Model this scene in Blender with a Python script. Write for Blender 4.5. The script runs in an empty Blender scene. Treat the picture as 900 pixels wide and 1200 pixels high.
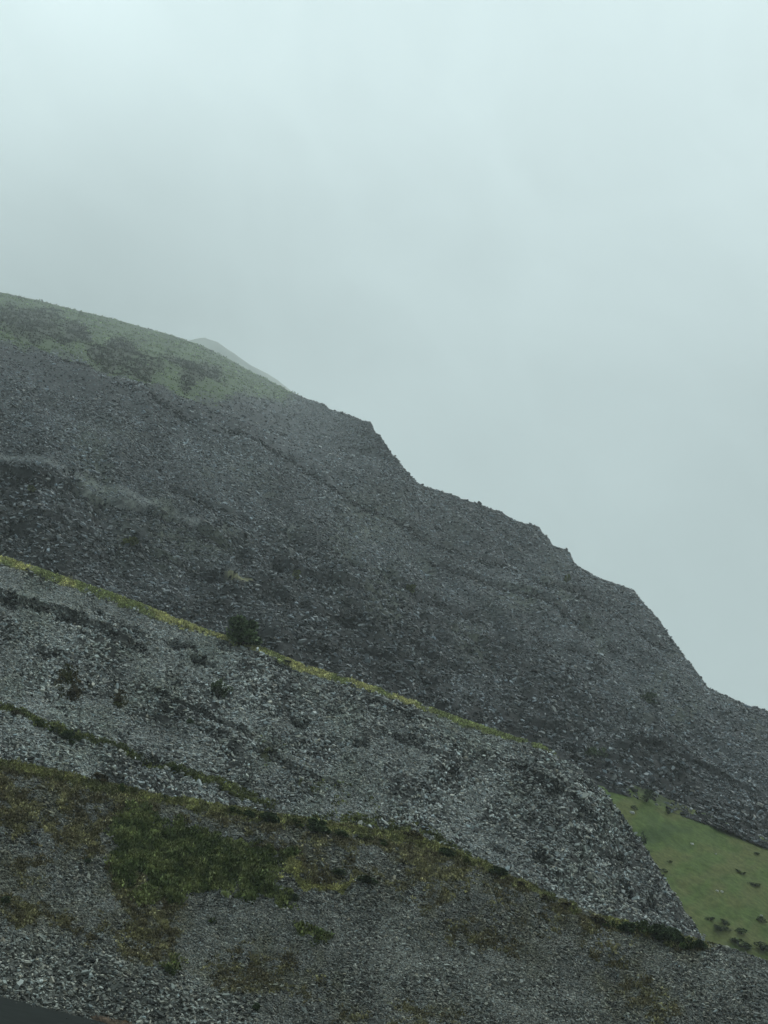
import bpy, math, random
import numpy as np
from mathutils import Matrix, Vector

rng = np.random.default_rng(11)
random.seed(5)
SC = bpy.context.scene
COL = SC.collection

# ------------------------------------------------------------------ camera model
FOV, PITCH, ROLL = 40.0, 18.5, 14.0
F = 600 / math.tan(math.radians(FOV / 2))
p_, r_ = math.radians(PITCH), math.radians(ROLL)
EYE = np.array([0.0, 0.0, 6.0])


def ray(u, v):
    """Sight line through a point of the photograph (900 x 1200), forward component 1."""
    a = np.asarray(u, float) - 450
    b = 600 - np.asarray(v, float)
    h = a * math.cos(r_) - b * math.sin(r_)
    w = a * math.sin(r_) + b * math.cos(r_)
    return np.stack([h / F, math.cos(p_) - math.sin(p_) * w / F, math.sin(p_) + math.cos(p_) * w / F], -1)


def at(u, v, t):
    return EYE + np.asarray(t)[..., None] * ray(u, v)


class Plane:
    """A hillside plane: through a point, dipping al degrees towards the azimuth psi (0 = at the viewer)."""
    def __init__(s, P0, al, psi):
        al, psi = math.radians(al), math.radians(psi)
        s.n = np.array([math.sin(psi) * math.sin(al), -math.cos(psi) * math.sin(al), math.cos(al)])
        s.P0 = np.asarray(P0, float)

    def depth(s, u, v):
        return (s.n @ (s.P0 - EYE)) / (ray(u, v) @ s.n)


# ------------------------------------------------------------------ noise
def _hash(ix, iy, iz, seed):
    h = (ix.astype(np.int64) * 374761393 + iy.astype(np.int64) * 668265263 + iz.astype(np.int64) * 2147483647 + seed * 974711) & 0xFFFFFFFF
    h = ((h ^ (h >> 13)) * 1274126177) & 0xFFFFFFFF
    h = ((h ^ (h >> 16)) * 2246822519) & 0xFFFFFFFF
    return ((h ^ (h >> 15)) & 0xFFFFFF) / float(0xFFFFFF)


def vnoise(P, seed=0):
    P = np.asarray(P, float)
    if P.shape[-1] == 2:
        P = np.concatenate([P, np.zeros(P.shape[:-1] + (1,))], -1)
    i = np.floor(P).astype(np.int64)
    f = P - i
    f = f * f * (3 - 2 * f)
    r = 0
    for dx in (0, 1):
        wx = f[..., 0] if dx else 1 - f[..., 0]
        for dy in (0, 1):
            wy = f[..., 1] if dy else 1 - f[..., 1]
            for dz in (0, 1):
                wz = f[..., 2] if dz else 1 - f[..., 2]
                r = r + wx * wy * wz * _hash(i[..., 0] + dx, i[..., 1] + dy, i[..., 2] + dz, seed)
    return r * 2 - 1


def fbm(P, octaves=4, seed=0, gain=0.5):
    P = np.asarray(P, float)
    s, a, tot = 0, 1.0, 0.0
    for k in range(octaves):
        s = s + a * vnoise(P * (2.03 ** k) + 17.3 * k, seed + k)
        tot += a
        a *= gain
    return s / tot


def smooth(x, a, b):
    t = np.clip((x - a) / (b - a), 0, 1)
    return t * t * (3 - 2 * t)


# ------------------------------------------------------------------ drawing helpers on the slopes
def seg_d(u, v, pts):
    """Distance to a polyline."""
    d = np.full(np.shape(u), 1e9)
    for (x0, y0), (x1, y1) in zip(pts[:-1], pts[1:]):
        dx, dy = x1 - x0, y1 - y0
        t = np.clip(((u - x0) * dx + (v - y0) * dy) / (dx * dx + dy * dy + 1e-9), 0, 1)
        d = np.minimum(d, np.hypot(u - x0 - t * dx, v - y0 - t * dy))
    return d


def poly_sd(u, v, pts):
    """Signed distance to a polygon, positive inside."""
    d = seg_d(u, v, list(pts) + [pts[0]])
    ins = np.zeros(np.shape(u), bool)
    n = len(pts)
    for i in range(n):
        x0, y0 = pts[i]
        x1, y1 = pts[(i + 1) % n]
        c = ((y0 > v) != (y1 > v)) & (u < (x1 - x0) * (v - y0) / (y1 - y0 + 1e-12) + x0)
        ins ^= c
    return np.where(ins, d, -d)


def warp(u, v, amp=7, sc=22, seed=50):
    q = np.stack([u, v], -1)
    return (u + amp * fbm(q / sc, 3, seed) * 1.6, v + amp * fbm(q / sc, 3, seed + 9) * 1.6)


# ------------------------------------------------------------------ materials
def new_mat(name):
    m = bpy.data.materials.new(name)
    m.use_nodes = True
    nt = m.node_tree
    nt.nodes.clear()
    out = nt.nodes.new('ShaderNodeOutputMaterial')
    b = nt.nodes.new('ShaderNodeBsdfPrincipled')
    nt.links.new(b.outputs[0], out.inputs[0])
    return m, nt, b


def attr_mat(name, rough=0.8, spec=0.25, vor=None, bump=0.0, nscale=None, namp=0.3, bdist=0.2, vamp=0.5):
    """Colour from the surface's own Col attribute, broken up by stone cells and fine noise."""
    m, nt, b = new_mat(name)
    N, L = nt.nodes.new, nt.links.new
    a = N('ShaderNodeAttribute')
    a.attribute_name = 'Col'
    col = a.outputs['Color']
    tc = N('ShaderNodeTexCoord')
    hsrc = None
    if vor:
        vo = N('ShaderNodeTexVoronoi')
        vo.inputs['Scale'].default_value = vor
        vo.inputs['Randomness'].default_value = 1
        L(tc.outputs['Object'], vo.inputs['Vector'])
        sep = N('ShaderNodeSeparateColor')
        L(vo.outputs['Color'], sep.inputs[0])
        mr = N('ShaderNodeMapRange')
        mr.inputs['To Min'].default_value = 1 - vamp
        mr.inputs['To Max'].default_value = 1 + vamp
        L(sep.outputs[0], mr.inputs['Value'])
        mx = N('ShaderNodeVectorMath')
        mx.operation = 'SCALE'
        L(col, mx.inputs[0])
        L(mr.outputs[0], mx.inputs['Scale'])
        col = mx.outputs[0]
        hsrc = sep.outputs[1]
    if nscale:
        no = N('ShaderNodeTexNoise')
        no.inputs['Scale'].default_value = nscale
        no.inputs['Detail'].default_value = 6
        no.inputs['Roughness'].default_value = 0.65
        L(tc.outputs['Object'], no.inputs['Vector'])
        mr2 = N('ShaderNodeMapRange')
        mr2.inputs['From Min'].default_value = 0.3
        mr2.inputs['From Max'].default_value = 0.7
        mr2.inputs['To Min'].default_value = 1 - namp
        mr2.inputs['To Max'].default_value = 1 + namp
        L(no.outputs[0], mr2.inputs['Value'])
        mx2 = N('ShaderNodeVectorMath')
        mx2.operation = 'SCALE'
        L(col, mx2.inputs[0])
        L(mr2.outputs[0], mx2.inputs['Scale'])
        col = mx2.outputs[0]
        if hsrc is None:
            hsrc = no.outputs[0]
    L(col, b.inputs['Base Color'])
    if bump and hsrc is not None:
        bp = N('ShaderNodeBump')
        bp.inputs['Strength'].default_value = bump
        bp.inputs['Distance'].default_value = bdist
        L(hsrc, bp.inputs['Height'])
        L(bp.outputs[0], b.inputs['Normal'])
    b.inputs['Roughness'].default_value = rough
    b.inputs['Specular IOR Level'].default_value = spec
    return m


# ------------------------------------------------------------------ mesh building
def mesh_obj(name, V, faces_flat, counts, mat, col=None, smooth_sh=False, parent=None):
    me = bpy.data.meshes.new(name)
    V = np.asarray(V, np.float32)
    faces_flat = np.asarray(faces_flat, np.int32)
    counts = np.asarray(counts, np.int32)
    me.vertices.add(len(V))
    me.vertices.foreach_set('co', V.ravel())
    me.loops.add(len(faces_flat))
    me.loops.foreach_set('vertex_index', faces_flat)
    me.polygons.add(len(counts))
    st = np.concatenate([[0], np.cumsum(counts)[:-1]]).astype(np.int32)
    me.polygons.foreach_set('loop_start', st)
    me.polygons.foreach_set('use_smooth', np.full(len(counts), smooth_sh))
    me.update(calc_edges=True)
    if col is not None:
        at_ = me.attributes.new('Col', 'FLOAT_COLOR', 'POINT')
        c4 = np.ones((len(V), 4), np.float32)
        c4[:, :3] = col
        at_.data.foreach_set('color', c4.ravel())
    me.materials.append(mat)
    o = bpy.data.objects.new(name, me)
    COL.objects.link(o)
    if parent:
        o.parent = parent
    return o


def tag(o, label, cat, group=None, kind=None):
    o['label'] = label
    o['category'] = cat
    if group:
        o['group'] = group
    if kind:
        o['kind'] = kind
    return o


class Slope:
    """One hillside face: rows run from its crest down to its foot, then on over the crest to its hidden back."""
    def __init__(s, name, plane, crest, foot, disp, back, back_drop, step=3.0, shape=None, jag=0.0):
        s.jag = jag
        s.name, s.plane = name, plane
        s.cx, s.cy = zip(*crest)
        s.fx, s.fy = zip(*foot)
        s.disp, s.shape = disp, shape
        s.us = np.concatenate([np.arange(-420, -40, 14), np.arange(-40, 945, step), np.arange(945, 1330, 14)]).astype(float)
        c, f = s.crest(s.us), s.foot(s.us)
        s.nt = int(np.max(np.where((s.us > -50) & (s.us < 950), f - c, 0)) / step) + 2
        s.ts = np.linspace(0, 1, s.nt)
        U = np.repeat(s.us[:, None], s.nt, 1)
        Vv = c[:, None] + (f - c)[:, None] * s.ts[None]
        s.U, s.V = U, Vv
        s.P = s.point(U, Vv)
        s.build_back(back, back_drop)

    jag = 0.0

    def crest(s, u):
        q = np.stack([np.asarray(u, float), np.asarray(u, float) * 0 + 3.3], -1)
        return np.interp(u, s.cx, s.cy) + s.jag * (1.3 * fbm(q / 15.0, 2, 160) + .9 * fbm(q / 5.0, 2, 161)) * smooth(np.asarray(u, float), 300, 420)

    def foot(s, u):
        return np.interp(u, s.fx, s.fy)

    def raw(s, u, v):
        t = s.plane.depth(u, v)
        if s.shape is not None:
            t = t + s.shape(u, v)
        return at(u, v, t)

    def point(s, u, v):
        P = s.raw(u, v)
        return P + s.plane.n * s.disp(P, u, v)[..., None]

    def build_back(s, back, drop):
        """Ground behind the crest: offsets in metres away from the viewer, falling by drop(u) (a slope)."""
        d = s.P[:, 0] - EYE
        d[:, 2] = 0
        d /= np.linalg.norm(d, axis=1)[:, None]
        dr = drop(s.us)
        rows = []
        for b in back[::-1]:
            Q = s.P[:, 0] + d * b
            Q[:, 2] -= dr * b * min(1, b / 6 + .2)
            Q[:, 2] += 0.25 * min(b / 4, 3) * fbm(Q / 9.0, 3, 77)
            rows.append(Q)
        s.B = np.stack(rows, 1)

    def normals(s):
        du = np.gradient(s.P, axis=0)
        dv = np.gradient(s.P, axis=1)
        n = np.cross(dv, du)
        n /= np.linalg.norm(n, axis=-1)[..., None] + 1e-12
        n *= np.sign(n @ s.plane.n)[..., None]
        return n

    def build(s, mat, colour):
        G = np.concatenate([s.B, s.P], 1)
        nu, nv = G.shape[:2]
        nb = s.B.shape[1]
        UU = np.repeat(s.us[:, None], nv, 1)
        VV = np.concatenate([np.repeat(s.V[:, :1], nb, 1), s.V], 1)
        col = colour(UU.ravel(), VV.ravel(), G.reshape(-1, 3))
        idx = np.arange(nu * nv).reshape(nu, nv)
        q = np.stack([idx[:-1, :-1], idx[:-1, 1:], idx[1:, 1:], idx[1:, :-1]], -1).reshape(-1, 4)
        return mesh_obj(s.name, G.reshape(-1, 3), q.ravel(), np.full(len(q), 4), mat, col, True)

    def sample(s, n, density, umin=-60, umax=960):
        """n random spots (u, v, point, normal) spread by density(u, v)."""
        got = []
        have = tries = 0
        N = s.normals()
        while have < n:
            m = max(n * 3, 20000)
            u = rng.uniform(umin, umax, m)
            t = rng.uniform(0, 1, m)
            c, f = s.crest(u), s.foot(u)
            v = c + (f - c) * t
            w = np.clip(f - c, 0, None)
            keep = rng.uniform(0, 1, m) * np.max(w) < w
            keep &= (v < 1215) & (rng.uniform(0, 1, m) < density(u, v))
            u, v, t = u[keep], v[keep], t[keep]
            P, Nn = s.lookup(u, t, N)
            got.append((u, v, P, Nn))
            have += len(u)
            tries += 1
            if tries > 80:
                break
        r = [np.concatenate([g[k] for g in got])[:n] for k in range(4)]
        return r

    def lookup(s, u, t, N):
        fi = np.clip(np.interp(u, s.us, np.arange(len(s.us))), 0, len(s.us) - 1.001)
        fj = np.clip(t * (s.nt - 1), 0, s.nt - 1.001)
        i, j = fi.astype(int), fj.astype(int)
        a, b = (fi - i)[:, None], (fj - j)[:, None]

        def bil(G):
            return (G[i, j] * (1 - a) * (1 - b) + G[i + 1, j] * a * (1 - b) + G[i, j + 1] * (1 - a) * b + G[i + 1, j + 1] * a * b)
        Nn = bil(N)
        return bil(s.P), Nn / (np.linalg.norm(Nn, axis=1)[:, None] + 1e-9)

    def spot(s, u, v):
        u = np.atleast_1d(float(u))
        c, f = s.crest(u), s.foot(u)
        t = np.clip((v - c) / (f - c), 0, 1)
        P, N = s.lookup(u, t, s.normals())
        return P[0], N[0]


def frames(N, az):
    """Tangent frames round unit normals N, turned by az."""
    ref = np.where(np.abs(N[:, 2:3]) < 0.95, np.array([[0, 0, 1.0]]), np.array([[1.0, 0, 0]]))
    x = np.cross(ref, N)
    x /= np.linalg.norm(x, axis=1)[:, None]
    y = np.cross(N, x)
    c, s_ = np.cos(az)[:, None], np.sin(az)[:, None]
    return x * c + y * s_, -x * s_ + y * c


def rubble(name, P, N, size, col, mat, tilt=0.5, thick=0.26):
    """Broken slate plates: an irregular five-sided slab per spot."""
    n = len(P)
    Nn = N + np.array([0, 0, .25]) + rng.normal(0, 1, (n, 3)) * np.reshape(tilt, (-1, 1))
    Nn /= np.linalg.norm(Nn, axis=1)[:, None]
    X, Y = frames(Nn, rng.uniform(-0.9, 0.9, n) + np.where(rng.uniform(0, 1, n) < .25, 1.57, 0))
    k = 5
    ang = (np.arange(k) / k * 2 * np.pi)[None] + rng.uniform(-.45, .45, (n, k)) + rng.uniform(0, 6.28, (n, 1))
    rad = rng.uniform(.65, 1.15, (n, k))
    sx = size * rng.uniform(.9, 1.6, n)
    sy = size * rng.uniform(.4, .8, n)
    th = size * thick * rng.uniform(.5, 1.7, n)
    px, py = np.cos(ang) * rad * sx[:, None], np.sin(ang) * rad * sy[:, None]
    sl = rng.normal(0, .25, (n, 2))
    topz = th[:, None] + (px * sl[:, :1] + py * sl[:, 1:]) * .35
    top = P[:, None] + px[..., None] * X[:, None] * .88 + py[..., None] * Y[:, None] * .88 + topz[..., None] * Nn[:, None]
    bot = P[:, None] + px[..., None] * X[:, None] + py[..., None] * Y[:, None] - (th[:, None] * .9)[..., None] * Nn[:, None]
    V = np.concatenate([top, bot], 1).reshape(-1, 3)
    base = (np.arange(n) * 10)[:, None]
    fl = [base + np.array([[0, 1, 2, 3, 4]])]
    for a in range(5):
        b = (a + 1) % 5
        fl.append(base + np.array([[a, a + 5, b + 5, b]]))
    flat = np.concatenate(fl, 1).ravel()
    cnt = np.tile([5, 4, 4, 4, 4, 4], n)
    return mesh_obj(name, V, flat, cnt, mat, np.repeat(col, 10, 0), False)


def leaf_mesh(cent, outw, size, wid):
    """Leaf quads (kite shaped) at centres, pointing along outw."""
    n = len(cent)
    L = outw + rng.normal(0, .45, (n, 3))
    L /= np.linalg.norm(L, axis=1)[:, None] + 1e-9
    X, _ = frames(L, rng.uniform(0, 6.28, n))
    s_, w = size[:, None], wid[:, None]
    V = np.stack([cent - L * s_ * .5, cent + X * w, cent + L * s_ * .6, cent - X * w], 1)
    return V.reshape(-1, 3)


def tufts(name, P, N, R, H, leaves, lsize, col, mat, up=0.6, cvar=.3):
    """Low plants: each a dome of leaves about its spot."""
    n = len(P)
    G = N * (1 - up) + np.array([0, 0, up])
    G /= np.linalg.norm(G, axis=1)[:, None]
    X, Y = frames(G, rng.uniform(0, 6.28, n))
    th = rng.uniform(0, 6.28, (n, leaves))
    z = rng.uniform(0.0, 1, (n, leaves))
    rr = np.sqrt(1 - z * z * .85) * rng.uniform(.55, 1.05, (n, leaves))
    off = (np.cos(th) * rr)[..., None] * X[:, None] * R[:, None, None] + (np.sin(th) * rr)[..., None] * Y[:, None] * R[:, None, None] \
        + (z * rng.uniform(.6, 1.1, (n, leaves)))[..., None] * G[:, None] * H[:, None, None]
    cent = (P[:, None] + off).reshape(-1, 3)
    outw = (off / (R[:, None, None]) + G[:, None] * .9).reshape(-1, 3)
    sz = (np.repeat(lsize, leaves) * rng.uniform(.6, 1.4, n * leaves))
    V = leaf_mesh(cent, outw, sz, sz * rng.uniform(.22, .42, n * leaves))
    c = np.repeat(col, leaves, 0) * np.exp(rng.normal(0, cvar, (n * leaves, 1)))
    q = np.arange(len(V)).reshape(-1, 4)
    return mesh_obj(name, V, q.ravel(), np.full(len(q), 4), mat, np.repeat(c, 4, 0), False)


# ------------------------------------------------------------------ the slopes
ROAD_L, ROAD_R = at(0, 1163, np.array(-6 / ray(0, 1163)[2])), at(130, 1200, np.array(-6 / ray(130, 1200)[2]))
P_low = Plane(ROAD_R, 33, 0)
d_b = float(P_low.depth(300, 960)) + 18
P_mid = Plane(at(300, 960, np.array(d_b)), 36, 7)
P_mtn = Plane(at(715, 925, np.array(285.)), 30.5, 17)

LOW_CREST = [(-420, 800), (-100, 872), (0, 893), (60, 903), (100, 913), (180, 930), (250, 944), (330, 962), (400, 970), (480, 976), (520, 992),
             (560, 1012), (600, 1030), (650, 1049), (700, 1066), (750, 1083), (800, 1098), (830, 1106), (900, 1130), (1000, 1165), (1330, 1290)]
LOW_FOOT = [(-420, 1163 - 420 * .2846 + 6), (0, 1169), (130, 1206), (1330, 1163 + 1330 * .2846 + 6)]
MID_CREST = [(-420, 545), (-150, 615), (0, 652), (60, 671), (120, 690), (180, 713), (240, 737), (300, 757), (360, 778), (420, 798), (480, 820),
             (540, 842), (600, 863), (640, 877), (680, 902), (705, 925), (730, 956), (750, 985), (772, 1018), (800, 1062), (830, 1106), (900, 1210), (1330, 1900)]
MID_FOOT = [(-420, 900), (0, 935), (250, 985), (480, 1020), (650, 1090), (760, 1125), (830, 1150), (900, 1240), (1330, 1930)]
MTN_CREST = [(-420, 262), (-200, 310), (-80, 331), (0, 343), (50, 353), (100, 366), (150, 379), (200, 392), (235, 404), (270, 422), (305, 441), (345, 461), (380, 474), (405, 486),
             (420, 490), (436, 494), (438, 503), (446, 507), (449, 516), (460, 531), (475, 551), (490, 569), (520, 578), (560, 591), (590, 603), (610, 612), (632, 619), (637, 627), (643, 629), (648, 641),
             (666, 644), (672, 660), (676, 664), (700, 677), (722, 685), (743, 691), (747, 699), (770, 725), (795, 760), (815, 786), (830, 805), (850, 815), (880, 827), (900, 833), (960, 850), (1330, 930)]
MTN_FOOT = [(-420, 610), (0, 700), (240, 785), (640, 925), (715, 930), (760, 944), (830, 968), (900, 997), (1000, 1045), (1330, 1200)]

PITS_MTN = [(20, 562, 26, 6), (52, 574, 14, 6), (75, 568, 10, 6), (88, 578, 9, 6), (115, 594, 10, 4), (262, 655, 9, 6), (283, 661, 10, 6), (225, 668, 12, 4), (245, 678, 14, 4), (325, 673, 8, 5),
            (402, 738, 13, 6), (405, 667, 14, 6), (452, 682, 11, 4), (428, 703, 13, 3), (452, 712, 13, 3), (492, 722, 12, 4), (518, 732, 12, 4), (540, 741, 10, 4), (515, 702, 12, 5),
            (560, 715, 16, 3), (590, 744, 14, 5), (672, 760, 8, 5), (640, 752, 12, 3), (685, 885, 26, 6), (705, 905, 10, 4), (440, 790, 16, 5), (740, 845, 20, 3), (12, 625, 8, 10), (70, 610, 12, 3), (160, 640, 16, 4),
            (8, 660, 9, 5), (110, 605, 9, 5), (200, 615, 18, 4), (560, 770, 20, 5), (330, 720, 18, 5), (380, 700, 14, 4)]
PITS_MID = [(8, 702, 16, 9), (44, 708, 9, 6), (85, 722, 18, 8), (114, 714, 7, 4), (150, 738, 12, 6), (165, 755, 10, 4), (235, 770, 12, 5), (212, 752, 16, 4), (330, 780, 18, 4), (430, 822, 22, 5), (470, 838, 14, 5),
            (350, 850, 14, 7), (480, 870, 18, 6), (420, 880, 12, 6), (610, 900, 16, 7), (690, 965, 18, 9), (720, 1005, 16, 10), (735, 1040, 14, 8), (650, 930, 14, 7), (765, 1060, 12, 10), (60, 760, 20, 5), (200, 830, 16, 6),
            (250, 860, 20, 8), (180, 895, 18, 7), (530, 905, 14, 6), (505, 930, 12, 5), (745, 985, 8, 14), (590, 990, 16, 6), (700, 930, 14, 6), (640, 1000, 14, 8)]


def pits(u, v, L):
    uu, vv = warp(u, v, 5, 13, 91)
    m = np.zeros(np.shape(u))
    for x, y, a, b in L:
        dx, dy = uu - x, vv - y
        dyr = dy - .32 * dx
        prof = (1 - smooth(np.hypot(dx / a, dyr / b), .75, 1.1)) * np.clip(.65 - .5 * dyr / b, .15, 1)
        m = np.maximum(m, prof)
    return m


LEDGE_MTN = [([(-60, 520), (0, 546), (60, 571), (110, 590), (180, 615), (240, 641), (330, 672), (400, 698), (450, 712), (520, 733), (560, 749), (640, 768), (720, 795)], 3.2),
             ([(180, 578), (300, 625), (400, 661), (500, 700), (570, 718), (640, 745), (740, 785)], 2.4),
             ([(-60, 585), (0, 602), (100, 627), (200, 661), (262, 685), (330, 712), (400, 738), (470, 765), (560, 790)], 2.4),
             ([(240, 468), (300, 500), (380, 530), (440, 553), (490, 572)], 2.2), ([(600, 842), (690, 862), (760, 882), (840, 915), (910, 940)], 2.2),
             ([(60, 424), (200, 478), (300, 520), (420, 592), (560, 650), (680, 702), (800, 772)], 1.8), ([(500, 640), (600, 690), (700, 745), (790, 800), (880, 850)], 2.2), ([(330, 640), (430, 690), (520, 716)], 2.0)]
LEDGE_MID = [([(-60, 685), (0, 697), (50, 708), (100, 722), (140, 744), (185, 762)], 1.7), ([(100, 756), (200, 812), (280, 860), (340, 900), (420, 935)], 1.2), ([(410, 816), (445, 826), (510, 846)], 1.6), ([(300, 800), (380, 835), (470, 868), (560, 900)], .9), ([(560, 880), (640, 915), (700, 960)], 1.2)]


def ledges(P, u, v, L, wid):
    """Old tipping levels: a lip that stands out over a steep broken edge, with gaps."""
    d, dark = np.zeros(np.shape(u)), np.zeros(np.shape(u))
    for k, (pts, A) in enumerate(L):
        x, y = zip(*pts)
        jag = 2.5 * fbm(np.stack([u / 19.0, u * 0 + k * 7.7], -1), 3, 140 + k)
        s_ = v - np.interp(u, x, y) - jag
        on = smooth(fbm(np.stack([u / 42.0, u * 0 + k * 3.3], -1), 3, 150 + k), -.35, .05) * smooth(u, x[0], x[0] + 25) * (1 - smooth(u, x[-1] - 30, x[-1]))
        w = A * (.5 + .5 * on) * on
        d = d + np.where(s_ < 0, w * np.exp(np.minimum(s_, 0) / wid), -w * .55 * np.exp(-np.maximum(s_, 0) / (wid * .45)))
        dark = np.maximum(dark, on * smooth(s_, -.5, .5) * (1 - smooth(s_, 2, 4.5)))
    return d, dark


LINE_STRIP = [(-60, 505), (0, 531), (60, 556), (120, 581), (180, 607), (225, 628)]
LINE_STRIP2 = [(96, 583), (140, 600), (190, 613)]


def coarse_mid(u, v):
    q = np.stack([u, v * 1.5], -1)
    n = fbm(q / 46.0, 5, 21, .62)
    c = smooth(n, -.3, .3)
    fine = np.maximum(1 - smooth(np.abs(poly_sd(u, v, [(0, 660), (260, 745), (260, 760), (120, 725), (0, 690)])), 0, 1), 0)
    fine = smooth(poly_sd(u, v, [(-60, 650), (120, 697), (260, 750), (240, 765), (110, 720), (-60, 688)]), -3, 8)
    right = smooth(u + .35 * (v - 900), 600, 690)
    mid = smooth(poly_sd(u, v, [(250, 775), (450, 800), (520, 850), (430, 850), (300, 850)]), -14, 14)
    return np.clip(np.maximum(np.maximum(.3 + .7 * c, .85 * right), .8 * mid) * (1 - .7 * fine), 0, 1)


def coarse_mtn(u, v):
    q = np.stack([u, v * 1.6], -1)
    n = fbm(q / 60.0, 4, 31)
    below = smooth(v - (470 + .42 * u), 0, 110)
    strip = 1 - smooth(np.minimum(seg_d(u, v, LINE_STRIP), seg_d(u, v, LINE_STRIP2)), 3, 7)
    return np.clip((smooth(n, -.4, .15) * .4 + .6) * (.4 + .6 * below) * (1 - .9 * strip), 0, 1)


def disp_low(P, u, v):
    fd = np.clip(np.interp(u, *zip(*LOW_FOOT)) - v, 0, 45) / 45
    return (.06 + .94 * fd) * (1.1 * fbm(P / 14.0, 3, 1) + .35 * fbm(P / 3.5, 3, 2) + .12 * fbm(P / .9, 2, 3))


def disp_mid(P, u, v):
    c = coarse_mid(u, v)
    along = P[..., 0] * .99 + P[..., 1] * .12
    rill = fbm(np.stack([along / 5.0, P[..., 2] / 34.0], -1), 3, 8)
    ed = np.clip(v - np.interp(u, *zip(*MID_CREST)), 0, 30) / 30
    return (1.6 * fbm(P / 24.0, 3, 4) + .5 * rill + c * (.55 * fbm(P / 2.4, 3, 5, .7) + .8 * fbm(P / 6.0, 2, 15)) + .16 * fbm(P / 1.0, 2, 6) - 1.1 * pits(u, v, PITS_MID) + .5 * 1.2 * ledges(P, u, v, LEDGE_MID, 5)[0]) * (.25 + .75 * ed)


def disp_mtn(P, u, v):
    c = coarse_mtn(u, v)
    along = P[..., 0] * .93 + P[..., 1] * .37
    rill = fbm(np.stack([along / 11.0, P[..., 2] / 60.0], -1), 3, 18)
    ed = np.clip(v - np.interp(u, *zip(*MTN_CREST)), 0, 30) / 30
    lip = .5 * (1 - smooth(seg_d(u, v, LINE_STRIP), 2, 9))
    tier = 2.5 * smooth(v - np.interp(u, [0, 200, 300, 400, 440, 490], [420, 470, 500, 540, 555, 572]), -6, 6) * smooth(u, 200, 330) * (1 - smooth(u, 470, 495))
    near = 1 - .8 * smooth(u, 640, 730) * smooth(v - (820 + .1 * u), 0, 60)
    return near * (7.0 * fbm(P / 70.0, 3, 14) + 3.0 * rill + c * (1.5 * fbm(P / 6.0, 3, 25, .65) + 1.4 * fbm(P / 16.0, 2, 26)) + .3 * fbm(P / 2.4, 2, 27) - 1.8 * pits(u, v, PITS_MTN) + .8 * tier + .6 * ledges(P, u, v, LEDGE_MTN, 5)[0]) * (.2 + .8 * ed)


def nose_mid(u, v):
    """The tip's right-hand end turns away from the viewer."""
    d = seg_d(u, v, MID_CREST[17:22])
    right = smooth(u, 560, 700)
    return 16 * right * np.clip(1 - d / 130, 0, 1) ** 2


def recede_mtn(u, v):
    """The grassy top rounds off away from the viewer."""
    cd = v - np.interp(u, *zip(*MTN_CREST))
    return 1300 * (1 - smooth(u, 270, 470)) * np.clip(1 - cd / 95, 0, 1) ** 2


S_low = Slope('lower_slope', P_low, LOW_CREST, LOW_FOOT, disp_low, [.6, 1.5, 3, 5, 8, 12, 17, 24, 34], lambda u: np.interp(u, [-400, 780, 900, 1300], [-.02, -.02, .12, .3]))
S_mid = Slope('slate_tip_slope', P_mid, MID_CREST, MID_FOOT, disp_mid, [.8, 2, 4, 7, 11, 17, 26, 40, 60, 90], lambda u: np.interp(u, [-400, 580, 660, 720, 1300], [.02, .03, .2, .62, .62]), shape=nose_mid)
S_mtn = Slope('mountainside', P_mtn, MTN_CREST, MTN_FOOT, disp_mtn, [1.5, 4, 8, 15, 25, 40, 65, 100, 160], lambda u: np.interp(u, [-400, 200, 420, 500, 1300], [.05, .15, .35, .5, .55]), shape=recede_mtn, jag=1.0)

# meadow: joins the mountain's foot, dips towards the viewer
mq = [(705, 921), (900, 995), (830, 1110)]
inv = [1 / (float(P_mtn.depth(*mq[0])) - 1), 1 / (float(P_mtn.depth(*mq[1])) - 1), 1 / 238.]
A = np.array([[x, y, 1.] for x, y in mq])
mc = np.linalg.solve(A, inv)
p3 = [at(x, y, np.array(1 / i)) for (x, y), i in zip(mq, inv)]
mn = np.cross(p3[1] - p3[0], p3[2] - p3[0])
mn /= np.linalg.norm(mn)
mn *= np.sign(mn[2])
P_mea = Plane(p3[0], 0, 0)
P_mea.n = mn
MEA_CREST = [(-420, 560), (600, 880), (690, 903), (730, 916), (770, 931), (830, 954), (900, 984), (1000, 1025), (1330, 1175)]
MEA_FOOT = [(-420, 900), (500, 1075), (700, 1095), (830, 1140), (900, 1165), (1000, 1200), (1330, 1320)]
S_mea = Slope('meadow', P_mea, MEA_CREST, MEA_FOOT, lambda P, u, v: 1.2 * fbm(P / 22.0, 3, 41) + .35 * fbm(P / 5.0, 3, 42) + .16 * fbm(P / 1.6, 2, 43), [2, 6], lambda u: u * 0 + .2)

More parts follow.
